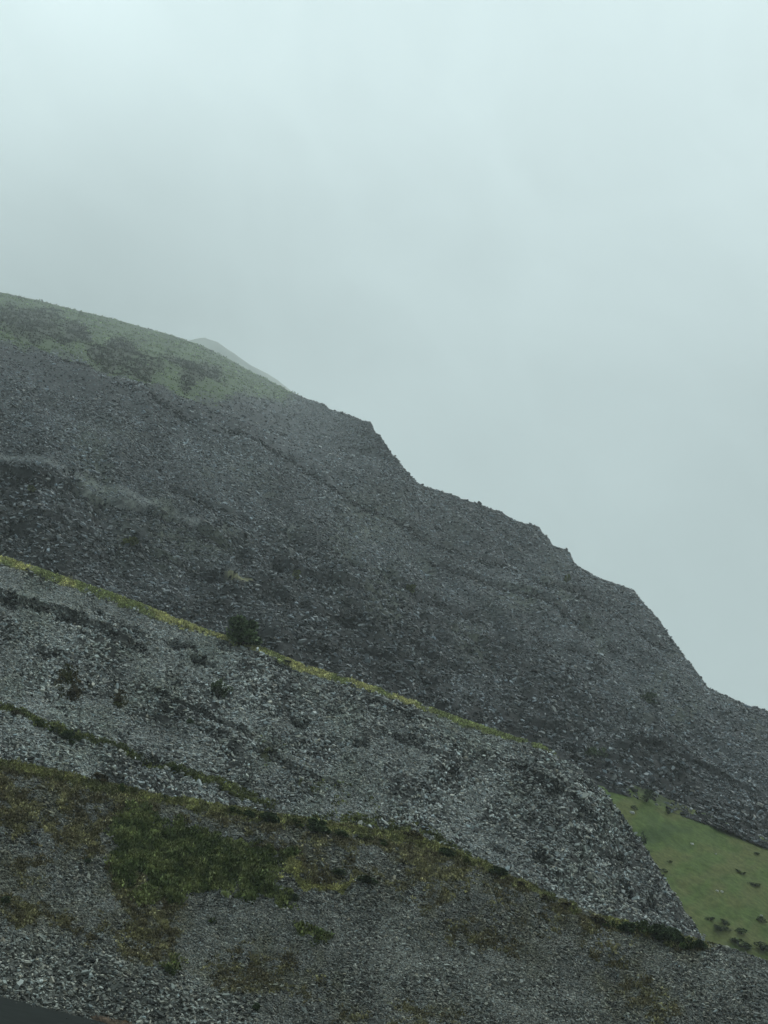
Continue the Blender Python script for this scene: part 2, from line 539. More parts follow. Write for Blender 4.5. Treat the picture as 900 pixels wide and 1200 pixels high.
# ------------------------------------------------------------------ cover masks (photograph coordinates)
TERR = [(-60, 818), (0, 829), (40, 843), (70, 853), (100, 868), (140, 882), (190, 897), (230, 909), (275, 925), (320, 945)]
GREEN_POLY = [[(128, 975), (150, 957), (200, 960), (262, 985), (300, 992), (335, 1012), (322, 1030), (330, 1052), (337, 1076), (300, 1062), (288, 1048), (262, 1040), (240, 1034), (215, 1040), (200, 1048), (175, 1040), (140, 1020)],
              [(338, 1070), (365, 1086), (358, 1092), (340, 1080)], [(180, 1128), (205, 1128), (203, 1145), (188, 1146)]]
BROWN_POLY = [[(-60, 880), (0, 893), (60, 903), (180, 930), (200, 950), (180, 965), (130, 975), (135, 1010), (70, 990), (0, 975), (-60, 965)],
              [(130, 1000), (205, 1035), (203, 1080), (206, 1138), (190, 1142), (140, 1122), (138, 1060)],
              [(180, 930), (250, 944), (330, 962), (480, 976), (560, 1012), (560, 1040), (480, 1020), (400, 1000), (330, 985), (250, 965)],
              [(210, 950), (265, 975), (340, 1003), (450, 1030), (540, 1048), (540, 1058), (440, 1042), (330, 1018), (255, 985), (205, 962)],
              [(560, 1012), (650, 1049), (750, 1083), (830, 1106), (800, 1112), (720, 1085), (660, 1078), (600, 1056), (560, 1040)],
              [(-60, 1030), (0, 1048), (55, 1070), (125, 1092), (120, 1104), (50, 1086), (0, 1072), (-60, 1050)]]
THIN_POLY = [[(270, 1115), (330, 1110), (372, 1140), (380, 1165), (330, 1155), (260, 1150), (230, 1130)], [(690, 1095), (720, 1110), (765, 1150), (800, 1195), (760, 1205), (720, 1160), (690, 1125)],
             [(400, 1180), (480, 1182), (540, 1200), (520, 1215), (400, 1200)], [(470, 1050), (560, 1075), (620, 1120), (560, 1110), (490, 1080)], [(560, 1050), (640, 1075), (660, 1090), (600, 1080)], [(0, 990), (60, 1000), (70, 1030), (20, 1030)]]
YEL_POLY = [[(326, 1018), (350, 1018), (370, 1030), (410, 1036), (412, 1042), (380, 1044), (350, 1044), (332, 1034)]]


def cover_low(u, v):
    uu, vv = warp(u, v, 13, 24, 60)
    q = np.stack([u, v], -1)
    n = fbm(q / 12.0, 3, 71)
    rag = 15 * fbm(q / 8.0, 4, 74, .65) + 14 * fbm(q / 24.0, 2, 75)
    g = np.max([smooth(poly_sd(uu, vv, p) + rag, -4, 7) for p in GREEN_POLY], 0)
    nb_ = fbm(q / 16.0, 3, 73)
    b = np.max([smooth(poly_sd(uu, vv, p) + rag, -6, 7) for p in BROWN_POLY], 0)
    b = b * (.12 + .88 * smooth(n + .16, -.22, .2)) * (1 - .5 * smooth(u, 560, 640) * smooth(-n, -.05, .15))
    t = np.max([smooth(poly_sd(uu, vv, p), -12, 14) for p in THIN_POLY], 0) * smooth(n, -.2, .2)
    y = np.max([smooth(poly_sd(uu, vv, p), -2, 4) for p in YEL_POLY], 0)
    cd = v - np.interp(u, *zip(*LOW_CREST))
    rim = (1 - smooth(cd + 5 * n, 5, 15)) * (1 - smooth(u, 780, 840)) * (1 - smooth(u, 540, 620) * (1 - smooth(nb_, -.05, .2)))
    bare = smooth(poly_sd(uu, vv, [(215, 960), (240, 962), (322, 990), (318, 997), (290, 992), (230, 976)]), -3, 4)
    bare = np.maximum(bare, smooth(poly_sd(uu, vv, [(0, 905), (35, 910), (65, 930), (60, 938), (20, 922)]), -3, 4) * .8)
    bare = np.maximum(bare, smooth(poly_sd(uu, vv, [(85, 928), (130, 945), (140, 960), (110, 955)]), -3, 4) * .8)
    b = b * (1 - bare)
    return g, b, t, y, rim


def cover_mid(u, v):
    uu, vv = warp(u, v, 4, 14, 61)
    q = np.stack([u, v], -1)
    n = fbm(q / 9.0, 3, 72)
    d = seg_d(uu, vv, TERR)
    terr = (1 - smooth(d, 2.5, 6.5)) * (1 - smooth(u, 290, 340)) * smooth(n + .5, -.2, .2)
    cd = v - np.interp(u, *zip(*MID_CREST))
    crest = smooth(fbm(q / 10.0, 2, 79) + .62, -.05, .3) * (1 - smooth(cd + 4.0 * n, np.interp(u, [0, 200, 262, 330, 420, 560, 640], [6, 6, 2, 6, 5, 4, 1.5]), np.interp(u, [0, 200, 262, 330, 420, 560, 640], [12, 11, 6, 10, 9, 8, 5]))) * (1 - smooth(u, 630, 655))
    patch = np.max([smooth(poly_sd(uu, vv, p), -5, 5) for p in ([(70, 780), (92, 775), (105, 800), (88, 820), (72, 815)], [(132, 795), (146, 795), (148, 820), (135, 822)])], 0) * smooth(n + .2, -.1, .3)
    faint = (1 - smooth(seg_d(uu, vv, [(300, 870), (355, 915), (400, 935), (470, 968)]), 3, 16)) * smooth(n, 0, .3) * .5
    low = (1 - smooth(np.abs(v - np.interp(u, *zip(*LOW_CREST)) + 6), 2, 10)) * smooth(u, 320, 400) * (1 - smooth(u, 540, 600)) * smooth(n, -.1, .2)
    return terr, crest, patch, faint, low


TOPGRASS = [(-440, 240), (0, 335), (120, 362), (215, 388), (280, 418), (352, 458), (330, 470), (290, 462), (250, 470), (205, 458), (160, 446), (90, 418), (40, 405), (0, 398), (-440, 330)]
TOPHEATH = [[(-440, 300), (-60, 345), (0, 358), (45, 362), (100, 382), (104, 398), (80, 402), (40, 394), (0, 390), (-440, 320)], [(95, 405), (140, 400), (185, 425), (195, 442), (150, 436), (110, 422)], [(190, 420), (240, 430), (260, 450), (215, 450)]]


def cover_mtn(u, v):
    uu, vv = warp(u, v, 7, 24, 63)
    g = smooth(poly_sd(uu, vv, TOPGRASS), -8, 8)
    h = np.max([smooth(poly_sd(uu, vv, p), -4, 5) for p in TOPHEATH], 0)
    strip = (1 - smooth(np.minimum(seg_d(u, v, LINE_STRIP), seg_d(u, v, LINE_STRIP2) + 1), 2, 4.5))
    q = np.stack([u, v], -1)
    moss = smooth(fbm(q / 50.0, 3, 83), .05, .5) * smooth(v - (430 + .3 * u), 0, 60) * (1 - smooth(v - (560 + .3 * u), 20, 100))
    tips = (1 - smooth(seg_d(u, v, [(262, 683), (290, 693)]), 1.2, 2.6))
    return g, h, strip, moss, tips


def mix(c, k, w):
    w = np.clip(w, 0, 1)[:, None]
    return c * (1 - w) + np.asarray(k) * w


ROCK_LOW, ROCK_MID, ROCK_MTN = np.array([.096, .099, .088]), np.array([.166, .174, .166]), np.array([.080, .087, .091])
C_GREEN, C_BROWN, C_YEL, C_GRASS = np.array([.050, .072, .016]), np.array([.062, .050, .022]), np.array([.18, .17, .05]), np.array([.10, .105, .03])
C_CREST = np.array([.22, .215, .115])


def tone_low(u, v, P):
    q = np.stack([u, v], -1)
    n = fbm(q / 60.0, 3, 101)
    k = 1 + .4 * n + .45 * (1 - smooth(seg_d(u, v, [(-50, 1120), (100, 1160), (260, 1190)]), 15, 60))
    uu, vv = warp(u, v, 16, 40, 66)
    near = np.max([smooth(poly_sd(uu, vv, p), -42, 6) for p in BROWN_POLY + THIN_POLY], 0)
    moss = near * smooth(fbm(q / 22.0, 4, 112, .6), -.3, .35)
    return mix(ROCK_LOW * k[:, None], np.array([.072, .070, .044]), moss * .75)


def tone_mid(u, v, P):
    q = np.stack([u, v], -1)
    n = fbm(q / 70.0, 3, 102)
    c = coarse_mid(u, v)
    k = .9 + .3 * n + .12 * c + .3 * fbm(np.stack([(P[..., 0] * .99 + P[..., 1] * .12) / 5.0, P[..., 2] / 40.0], -1), 3, 119)
    col = ROCK_MID * k[:, None]
    w = smooth(fbm(q / 40.0, 3, 103), 0, .5)
    return mix(col, np.array([.125, .137, .118]), w * .6)


def tone_mtn(u, v, P):
    q = np.stack([u, v * 1.3], -1)
    n = fbm(q / 55.0, 4, 104)
    along = P[..., 0] * .93 + P[..., 1] * .37
    k = 1 + .32 * n + .22 * fbm(np.stack([along / 14.0, P[..., 2] / 90.0], -1), 3, 118)
    k = np.clip(k, .35, 2)
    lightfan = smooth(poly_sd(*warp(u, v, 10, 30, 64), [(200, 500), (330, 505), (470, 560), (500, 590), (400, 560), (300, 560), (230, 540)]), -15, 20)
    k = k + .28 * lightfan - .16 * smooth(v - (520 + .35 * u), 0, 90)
    return ROCK_MTN * k[:, None]


def col_low(u, v, P):
    c = tone_low(u, v, P) * .6
    g, b, t, y, rim = cover_low(u, v)
    c = mix(c, C_BROWN, np.maximum(b, t * .7))
    c = mix(c, C_GRASS * .9, rim * .8)
    c = mix(c, C_GREEN, g)
    c = mix(c, C_YEL, y)
    return c


def col_mid(u, v, P):
    c = tone_mid(u, v, P) * (.95 - .72 * coarse_mid(u, v))[:, None]  # ground darkened where coarse: shade between the blocks put into the colour
    terr, crest, patch, faint, low = cover_mid(u, v)
    c = mix(c, C_GRASS * .8, terr)
    c = mix(c, C_BROWN * 1.1, patch * .8)
    c = mix(c, C_GRASS, np.maximum(faint, low * .6))
    return mix(c, C_CREST, crest)


def col_mtn(u, v, P):
    c = tone_mtn(u, v, P) * (.95 - .72 * coarse_mtn(u, v))[:, None]  # same darkening here, painting the shaded gaps of the coarse rubble
    g, h, strip, moss, tips = cover_mtn(u, v)
    q = np.stack([u, v * 2], -1)
    n = fbm(q / 18.0, 3, 105)
    c = mix(c, np.array([.15, .16, .156]), strip)
    c = mix(c, np.array([.09, .105, .075]), moss * .55)
    c = mix(c, np.array([.070, .100, .046]) * (1 + .3 * n)[:, None], g)
    c = mix(c, np.array([.032, .036, .022]), h * smooth(n + .35, -.2, .2) * .9)
    return mix(c, C_CREST, tips * .8)


def col_mea(u, v, P):
    q = np.stack([u, v * 1.6], -1)
    n, n2 = fbm(q / 40.0, 4, 106), fbm(q / 9.0, 3, 107)
    c = np.array([0.082, 0.118, 0.034]) * (1 + .25 * n2)[:, None]
    c = mix(c, np.array([0.115, 0.122, 0.045]), smooth(n, -.05, .35) * .8)
    c = mix(c, np.array([0.045, 0.074, 0.026]), smooth(-n, .1, .45) * .7)
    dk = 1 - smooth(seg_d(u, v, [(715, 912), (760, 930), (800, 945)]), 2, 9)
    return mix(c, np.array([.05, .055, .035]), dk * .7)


M_low = attr_mat('slate_gravel', .85, .15, vor=5.0, bump=.8, nscale=1.5, namp=.25, bdist=.06, vamp=.45)
M_mid = attr_mat('slate_scree', .85, .15, vor=2.6, bump=.8, nscale=.8, namp=.25, bdist=.12, vamp=.45)
M_mtn = attr_mat('slate_mountain', .85, .15, vor=1.3, bump=.8, nscale=.5, namp=.25, bdist=.25, vamp=.4)
M_mea = attr_mat('meadow_turf', .9, .1, nscale=1.2, namp=.35, bump=.5, bdist=.15)
M_stone = attr_mat('slate_stone', .7, .3, nscale=2.0, namp=.22)
M_leaf = attr_mat('foliage', .8, .15)

tag(S_low.build(M_low, col_low), 'grey gravel slope with heather patches rising from the road', 'hillside', kind='structure')
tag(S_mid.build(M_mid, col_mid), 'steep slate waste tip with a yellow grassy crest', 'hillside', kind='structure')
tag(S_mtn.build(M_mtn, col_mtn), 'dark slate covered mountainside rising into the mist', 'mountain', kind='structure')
tag(S_mea.build(M_mea, col_mea), 'green grassy meadow between the slate tip and mountain', 'meadow', kind='structure')

# far hill behind the crest
FAR = [(-420, 470), (150, 440), (185, 418), (205, 404), (222, 398), (240, 396), (254, 400), (268, 410), (284, 421), (302, 433), (325, 448), (350, 464), (400, 540), (700, 900), (1330, 1500)]
P_far = Plane(at(240, 395, np.array(4600.)), 38, 30)
S_far = Slope('far_hill', P_far, FAR, [(x, y + 90) for x, y in FAR], lambda P, u, v: 14 * fbm(P / 120.0, 4, 201), [15, 60, 150, 300], lambda u: u * 0 + .3, step=5)
tag(S_far.build(M_mea, lambda u, v, P: np.tile([.17, .19, .15], (len(u), 1)) * (1 + .8 * fbm(P / 90., 4, 202))[:, None]), 'grassy summit tinted pale for haze, fading into low cloud', 'hill', kind='structure')  # pale base colour paints extra haze onto the hill


# ------------------------------------------------------------------ ground, road, verge
def sheet(name, pts, mat):
    return mesh_obj(name, pts, list(range(len(pts))), [len(pts)], mat)


def plain_mat(name, c1, c2, scale, rough=.9, spec=.1, bump=.2):
    m, nt, b = new_mat(name)
    N, L = nt.nodes.new, nt.links.new
    tc, no, mx = N('ShaderNodeTexCoord'), N('ShaderNodeTexNoise'), N('ShaderNodeMix')
    mx.data_type = 'RGBA'
    no.inputs['Scale'].default_value = scale
    no.inputs['Detail'].default_value = 8
    L(tc.outputs['Object'], no.inputs['Vector'])
    L(no.outputs[0], mx.inputs['Factor'])
    mx.inputs[6].default_value = (*c1, 1)
    mx.inputs[7].default_value = (*c2, 1)
    L(mx.outputs[2], b.inputs['Base Color'])
    bp = N('ShaderNodeBump')
    bp.inputs['Strength'].default_value = bump
    bp.inputs['Distance'].default_value = .05
    L(no.outputs[0], bp.inputs['Height'])
    L(bp.outputs[0], b.inputs['Normal'])
    b.inputs['Roughness'].default_value = rough
    b.inputs['Specular IOR Level'].default_value = spec
    return m


dirr = (ROAD_R - ROAD_L) / np.linalg.norm(ROAD_R - ROAD_L)
perp = np.array([dirr[1], -dirr[0], 0])
if perp[1] > 0:
    perp = -perp
e0 = ROAD_L - dirr * 400
e1 = ROAD_R + dirr * 400
z = lambda h: np.array([0, 0, h])
tag(sheet('ground', [(-4100, -180, -.3), (4100, -180, -.3), (4100, 6000, -.3), (-4100, 6000, -.3)], plain_mat('rough_grass', (.04, .05, .02), (.08, .09, .04), .3)), 'rough grass valley floor', 'ground', kind='structure')
tag(sheet('road', [e0 + perp * 48 + z(.0), e1 + perp * 48 + z(.0), e1 + perp * .5 + z(.0), e0 + perp * .5 + z(.0)], plain_mat('asphalt', (.009, .012, .011), (.030, .034, .032), .6, .95, .05)), 'dark asphalt road at the foot of the slope', 'road', kind='structure')
# earth verge with a low uneven bank
nb = 900
s_ = np.linspace(0, 1, nb)
V = []
prof = [(.70, -.25), (.58, .16), (.36, .30), (.1, .34), (-.25, .32), (-.6, .16)]
cen = ROAD_L[None] - dirr * 60 + dirr[None] * (s_ * 160)[:, None]
for k, (o, h) in enumerate(prof):
    jit = .09 * fbm(cen * 2.2 + k * 5.1, 3, 300 + k) if k else 0 * s_
    V.append(cen + perp[None] * (o + jit)[:, None] + np.array([0, 0, 1.])[None] * (h + jit * .6)[:, None])
V = np.stack(V, 1)
idx = np.arange(nb * len(prof)).reshape(nb, len(prof))
q = np.stack([idx[:-1, :-1], idx[1:, :-1], idx[1:, 1:], idx[:-1, 1:]], -1).reshape(-1, 4)
vb = V.reshape(-1, 3)
tag(mesh_obj('road_verge', vb, q.ravel(), np.full(len(q), 4), attr_mat('verge_earth', .9, .1, vor=9, bump=.6, nscale=3, namp=.3, bdist=.04),
             np.array([.11, .078, .055]) * (1 + .4 * fbm(vb * 1.3, 3, 310))[:, None], True), 'rust brown earth verge along the dark road', 'verge', kind='structure')

# ------------------------------------------------------------------ loose slate
def lum(n, s=.33):
    return np.exp(rng.normal(0, s, (n, 1)))


def hue(n):
    t = rng.normal(0, 1, (n, 1))
    return np.concatenate([1 + .05 * t, np.ones((n, 1)), 1 - .05 * t], 1)


def px_size(P):
    d = P - EYE
    return np.linalg.norm(d, axis=1) / F


STONE = 1.7


def scatter(name, S, n, veg, coarse, tone, label, fine_px, coarse_px, pit=None, sig=.3, lums=.5, gain=1.0, dark=.2):
    def dens(u, v):
        c_ = coarse(u, v)
        w_ = np.stack([u, v * 1.7 - .5 * u], -1)
        gap = smooth(fbm(w_ / 8.0, 4, 131, .6), -.3, .06)            # hollows between the blocks
        return np.clip(1 - veg(u, v), 0.0, 1) * (1 - .68 * c_) * (1 - .88 * np.sqrt(c_) * (1 - gap))
    u, v, P, N = S.sample(n, dens)
    c = coarse(u, v)
    sp = (fine_px + (coarse_px - fine_px) * c) * np.exp(rng.normal(0, sig, len(u)))
    size = sp * px_size(P)
    gap_dark = rng.uniform(0, 1, len(u)) < .08 + dark * c          # dark-coloured stones, more where coarse, stand in for shaded gaps
    c3 = tone(u, v, P) * STONE * gain * np.clip(lum(len(u), lums) ** (.55 + .6 * c)[:, None], .25, 1.9) * np.where(gap_dark, .2, 1.0)[:, None] * hue(len(u))
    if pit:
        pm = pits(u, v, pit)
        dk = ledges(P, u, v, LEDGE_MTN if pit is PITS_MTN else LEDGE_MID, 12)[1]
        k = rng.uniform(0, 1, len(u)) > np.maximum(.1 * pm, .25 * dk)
        c3 = c3 * (1 - .3 * pm)[:, None]  # stones in the pits coloured darker, painting the shade of the hollow
        P, N, size, c3, c = P[k], N[k], size[k], c3[k], c[k]
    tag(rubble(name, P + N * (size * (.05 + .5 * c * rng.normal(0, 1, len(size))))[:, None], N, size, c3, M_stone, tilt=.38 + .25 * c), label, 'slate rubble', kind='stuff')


def veg_low(u, v):
    g, b, t, y, rim = cover_low(u, v)
    return np.max([g * 1.0, b * .93, t * .5, y, rim * .85], 0)


def veg_mid(u, v):
    terr, crest, patch, faint, low = cover_mid(u, v)
    return np.max([terr * .9, crest * .99, patch * .5, faint * .3, low * .6], 0)


def veg_mtn(u, v):
    g, h, strip, moss, tips = cover_mtn(u, v)
    return np.max([g * .97, h, strip * .55, tips], 0)


def coarse_low(u, v):
    q = np.stack([u, v], -1)
    foot = 1 - smooth(seg_d(u, v, [(-50, 1125), (100, 1165), (260, 1195)]), 15, 55)
    return np.clip(.25 + .6 * smooth(fbm(q / 35., 3, 111), -.2, .4) * .6 + .7 * foot, 0, 1)


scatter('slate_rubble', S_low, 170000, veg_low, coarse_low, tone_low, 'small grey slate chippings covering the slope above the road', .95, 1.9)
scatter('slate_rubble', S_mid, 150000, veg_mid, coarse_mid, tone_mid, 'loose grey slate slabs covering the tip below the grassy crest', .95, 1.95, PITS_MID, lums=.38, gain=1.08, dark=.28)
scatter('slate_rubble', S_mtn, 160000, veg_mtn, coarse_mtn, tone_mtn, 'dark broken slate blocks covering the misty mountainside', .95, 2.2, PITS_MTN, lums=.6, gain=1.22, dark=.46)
def ledge_blocks(S, n, dens, tone, label, lo, hi):
    """Bigger blocks caught on the broken edges."""
    u, v, P, N = S.sample(n, dens)
    size = rng.uniform(lo, hi, len(u)) * px_size(P)
    c3 = tone(u, v, P) * np.clip(lum(len(u), .5), .3, 2) * np.where(rng.uniform(0, 1, len(u)) < .7, .22, 1.3)[:, None] * hue(len(u))  # most blocks coloured dark to paint shade under ledges and in pits
    tag(rubble('slate_blocks', P + N * (size * rng.uniform(0, .5, len(u)))[:, None], N, size, c3, M_stone, tilt=.5, thick=.4), label, 'slate blocks', kind='stuff')


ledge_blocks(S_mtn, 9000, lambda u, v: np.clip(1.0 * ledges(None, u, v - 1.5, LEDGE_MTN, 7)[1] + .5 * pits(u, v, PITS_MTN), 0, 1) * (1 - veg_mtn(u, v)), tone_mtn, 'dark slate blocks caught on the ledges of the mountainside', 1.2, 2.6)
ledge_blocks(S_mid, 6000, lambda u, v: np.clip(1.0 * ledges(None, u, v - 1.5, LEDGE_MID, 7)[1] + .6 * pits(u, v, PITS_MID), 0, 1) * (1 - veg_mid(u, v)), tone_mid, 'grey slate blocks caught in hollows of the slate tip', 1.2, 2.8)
# earth and small stones of the verge
n = 2500
tt = rng.uniform(0, 1, n)
Pv = cen[(tt * (nb - 1)).astype(int)] + perp[None] * rng.uniform(-.6, .5, n)[:, None]
Pv[:, 2] = .32
tag(rubble('verge_stones', Pv, np.tile([0, 0, 1.], (n, 1)), rng.uniform(.04, .12, n), np.array([.10, .075, .055]) * lum(n, .4), M_stone), 'small brown stones along the road verge', 'stones', kind='stuff')


n = 1500
tt = rng.uniform(0, 1, n)
Pv = cen[(tt * (nb - 1)).astype(int)] + perp[None] * (.7 + rng.exponential(1.2, n))[:, None]
Pv[:, 2] = .01
tag(rubble('road_grit', Pv, np.tile([0, 0, 1.], (n, 1)), rng.uniform(.02, .09, n), np.array([.06, .06, .055]) * lum(n, .5), M_stone), 'loose grit at the edge of the dark road', 'grit', kind='stuff')


# ------------------------------------------------------------------ ground cover plants
def cover_tufts(name, S, n, dens, colf, rpx, hpx, leaves, lpx, label, cat, up=.6):
    u, v, P, N = S.sample(n, dens)
    k = px_size(P)
    m = len(u)
    f = np.exp(rng.normal(0, .3, m)) * (1 + .7 * fbm(np.stack([u, v], -1) / 9.0, 2, 77))
    return tag(tufts(name, P, N, rpx * k * f, hpx * k * f, leaves, lpx * k, colf(u, v, m) * 1.65, M_leaf, up, .22), label, cat, kind='stuff')


def patchcol(base, alt, sc, seed):
    def f(u, v, m):
        w = smooth(fbm(np.stack([u, v], -1) / sc, 3, seed), -.25, .3)[:, None]
        return (np.asarray(base) * (1 - w) + np.asarray(alt) * w) * lum(m, .4)
    return f


cover_tufts('bracken', S_low, 2600, lambda u, v: cover_low(u, v)[0], patchcol([.066, .084, .032], [.132, .146, .060], 11, 401), 4.6, 3.4, 20, 3.2, 'green bracken patch on the gravel slope', 'bracken')
cover_tufts('heather', S_low, 9000, lambda u, v: np.clip(cover_low(u, v)[1] * (1 - cover_low(u, v)[0]) + .7 * cover_low(u, v)[2], 0, 1), patchcol([.098, .086, .050], [.165, .155, .085], 12, 402), 3.2, 2.1, 12, 2.5, 'brown heather growing across the gravel slope', 'heather')
cover_tufts('yellow_grass', S_low, 500, lambda u, v: cover_low(u, v)[3], patchcol([.25, .24, .11], [.18, .18, .08], 10, 403), 2.4, 2.0, 10, 2.4, 'yellow grass patch beside the green bracken', 'grass')
cover_tufts('rim_grass', S_low, 4200, lambda u, v: cover_low(u, v)[4], patchcol([.20, .20, .09], [.105, .11, .05], 14, 404), 2.6, 2.4, 11, 2.6, 'olive grass along the brow of the gravel slope', 'grass')
cover_tufts('crest_grass', S_mid, 7000, lambda u, v: cover_mid(u, v)[1], patchcol([.35, .34, .19], [.22, .24, .125], 25, 405), 1.9, 1.2, 9, 2.0, 'yellow green grass strip along the slate tip crest', 'grass')
cover_tufts('terrace_grass', S_mid, 2200, lambda u, v: np.clip(cover_mid(u, v)[0] + .8 * cover_mid(u, v)[4] + .25 * cover_mid(u, v)[3], 0, 1), patchcol([.13, .14, .06], [.075, .085, .036], 14, 406), 2.3, 2.2, 11, 2.3, 'olive plants along the thin terrace of the tip', 'grass')
cover_tufts('heather', S_mid, 260, lambda u, v: cover_mid(u, v)[2], patchcol([.06, .05, .028], [.05, .052, .024], 10, 407), 2.6, 3.0, 12, 2.2, 'two brown plant patches on the slate tip face', 'heather')
cover_tufts('mountain_grass', S_mtn, 3000, lambda u, v: cover_mtn(u, v)[0] * (1 - cover_mtn(u, v)[1]), patchcol([.10, .13, .055], [.08, .11, .045], 20, 408), 1.6, 1.0, 6, 1.6, 'green grass on the top of the mountainside', 'grass')
cover_tufts('heather', S_mtn, 4500, lambda u, v: cover_mtn(u, v)[1], patchcol([.022, .027, .016], [.032, .038, .020], 15, 409), 2.0, 1.5, 8, 1.8, 'dark heather patches below the grassy summit', 'heather')
tt = rng.uniform(0, 1, 1500)
Pv = cen[(tt * (nb - 1)).astype(int)] + perp[None] * (-.45 + .2 * rng.normal(0, 1, 1500))[:, None]
Pv[:, 2] = .3
tag(tufts('verge_grass', Pv, np.tile([0, 0, 1.], (1500, 1)), rng.uniform(.05, .16, 1500), rng.uniform(.05, .2, 1500), 7, np.full(1500, .1), np.array([.20, .13, .07]) * lum(1500, .3), M_leaf), 'dry brown grass along the road verge', 'grass', kind='stuff')


# ------------------------------------------------------------------ shrubs (things)
def shrub_meshes(col, leaves, clumps, seed, spread=.62, tall=1.0, thin=False):
    """Foliage and stems of one shrub, about 2 wide and 2 high, standing on z = 0."""
    rs = np.random.default_rng(seed)
    cs = [(rs.uniform(-.2, .2), rs.uniform(-.2, .2), .8, .6)]
    for _ in range(clumps):
        a = rs.uniform(0, 6.28)
        h = rs.uniform(.25, 1.5)
        rr = spread * (1.1 - abs(h - .6) * .6) * rs.uniform(.5, 1.25)
        cs.append((math.cos(a) * rr, math.sin(a) * rr, h, rs.uniform(.2, .45)))
    per = leaves // len(cs)
    cent, outw, cc = [], [], []
    for x, y, h, r in cs:
        m = int(per * (1.8 if r > .6 else 1))
        d = rs.normal(0, 1, (m, 3))
        d /= np.linalg.norm(d, axis=1)[:, None]
        rad = r * rs.uniform(.45 if not thin else .2, 1.08, m) ** .6
        P = d * rad[:, None] + np.array([x, y, h])
        P[:, 2] = np.clip(P[:, 2], .03, None)
        cent.append(P)
        outw.append(d + np.array([0, 0, .5]))
        cc.append(np.asarray(col) * np.exp(rs.normal(0, .3)) * np.exp(rs.normal(0, .35, (m, 1))))
    cent, outw, cc = map(np.concatenate, (cent, outw, cc))
    sz = rs.uniform(.10, .22, len(cent))
    V = leaf_mesh(cent, outw, sz, sz * .36)
    q = np.arange(len(V)).reshape(-1, 4)
    fo = mesh_obj('foliage', V, q.ravel(), np.full(len(q), 4), M_leaf, np.repeat(cc, 4, 0))
    # stems: tapered five-sided limbs from the root to the clumps
    SV, SF = [], []
    for x, y, h, r in cs:
        a, b = np.array([x * .12, y * .12, -.12]), np.array([x * .8, y * .8, h])
        mid = (a + b) / 2 + rs.normal(0, .05, 3)
        ring0 = len(SV)
        for c_, rr in ((a, .06), (mid, .04), (b, .015)):
            for k in range(5):
                SV.append(c_ + rr * np.array([math.cos(k * 1.2566), math.sin(k * 1.2566), 0]))
        for lv in (0, 5):
            for k in range(5):
                SF += [ring0 + lv + k, ring0 + lv + (k + 1) % 5, ring0 + lv + 5 + (k + 1) % 5, ring0 + lv + 5 + k]
    st = mesh_obj('stem', np.array(SV), SF, [4] * (len(SF) // 4), M_leaf, np.tile([.06, .05, .04], (len(SV), 1)))
    COL.objects.unlink(fo)
    COL.objects.unlink(st)
    return fo, st


KIND = {
    'dark': [shrub_meshes([.080, .110, .056], 3000, 12, 600 + i, .6) for i in range(2)],
    'green': [shrub_meshes([0.068, 0.095, 0.034], 1000, 7, 610 + i) for i in range(2)],
    'olive': [shrub_meshes([0.119, 0.133, 0.051], 1000, 7, 620 + i) for i in range(2)],
    'brown': [shrub_meshes([0.088, 0.071, 0.041], 900, 7, 630 + i) for i in range(2)],
    'meadow': [shrub_meshes([.075, .105, .040], 900, 8, 650 + i, .8) for i in range(2)],
    'loose': [shrub_meshes([0.076, 0.099, 0.054], 700, 9, 640 + i, .75, thin=True) for i in range(2)],
}
cnt = {}


def shrub(name, S, x, y, w, h, kind, label, cat='bush', group=None):
    """A shrub whose foot stands at (x, y) on slope S, w by h photo pixels."""
    P, N = S.spot(x, y)
    k = np.linalg.norm(P - EYE) / F
    root = bpy.data.objects.new(name, None)
    COL.objects.link(root)
    root.empty_display_size = .3
    root.location = P - np.array([0, 0, .05 * h * k])
    root.scale = (w * k * .5, w * k * .5, h * k * .53)
    root.rotation_euler = (random.uniform(-.06, .06), random.uniform(-.06, .06), random.uniform(0, 6.28))
    i = cnt.get(kind, 0)
    cnt[kind] = i + 1
    for src in KIND[kind][i % 2]:
        c = src.copy()
        COL.objects.link(c)
        c.parent = root
    tag(root, label, cat, group)
    return root


shrub('thorn_bush', S_mid, 282, 756, 50, 36, 'dark', 'large dark rounded bush on the yellow grassy crest')
shrub('bush', S_mid, 255, 813, 27, 29, 'loose', 'loose grey green bush on the slate face below the crest')
shrub('bush', S_mtn, 149, 642, 22, 18, 'olive', 'pale olive bush on the dark rubble above the crest grass')
shrub('bush', S_mtn, 764, 815, 26, 18, 'loose', 'dark bush alone on the upper mountainside near the skyline notch')
shrub('bush', S_mtn, 695, 893, 24, 20, 'loose', 'dark bush at the foot of the mountainside where crest grass ends')
shrub('bush', S_mtn, 341, 689, 15, 12, 'olive', 'small olive bush on the rubble up the slope from the large bush')
shrub('bush', S_mtn, 34, 583, 18, 10, 'olive', 'faint olive bush under the pale track on the mountainside')
shrub('bush', S_mtn, 478, 697, 18, 11, 'olive', 'flat olive bush in the middle of the dark mountainside')
shrub('bush', S_mtn, 660, 691, 8, 16, 'olive', 'tall thin olive bush high on the right mountainside')
shrub('bush', S_mid, 85, 815, 18, 18, 'brown', 'tall brown bush on the slate face, the left one of two')
shrub('bush', S_mid, 140, 817, 12, 15, 'brown', 'narrow brown bush on the slate face, the right one of two')
shrub('bush', S_mid, 222, 847, 10, 8, 'dark', 'small dark bush on bare slate beneath the loose bush')
shrub('bush', S_mea, 756, 941, 17, 16, 'loose', 'loose dark bush at the top edge of the green meadow')
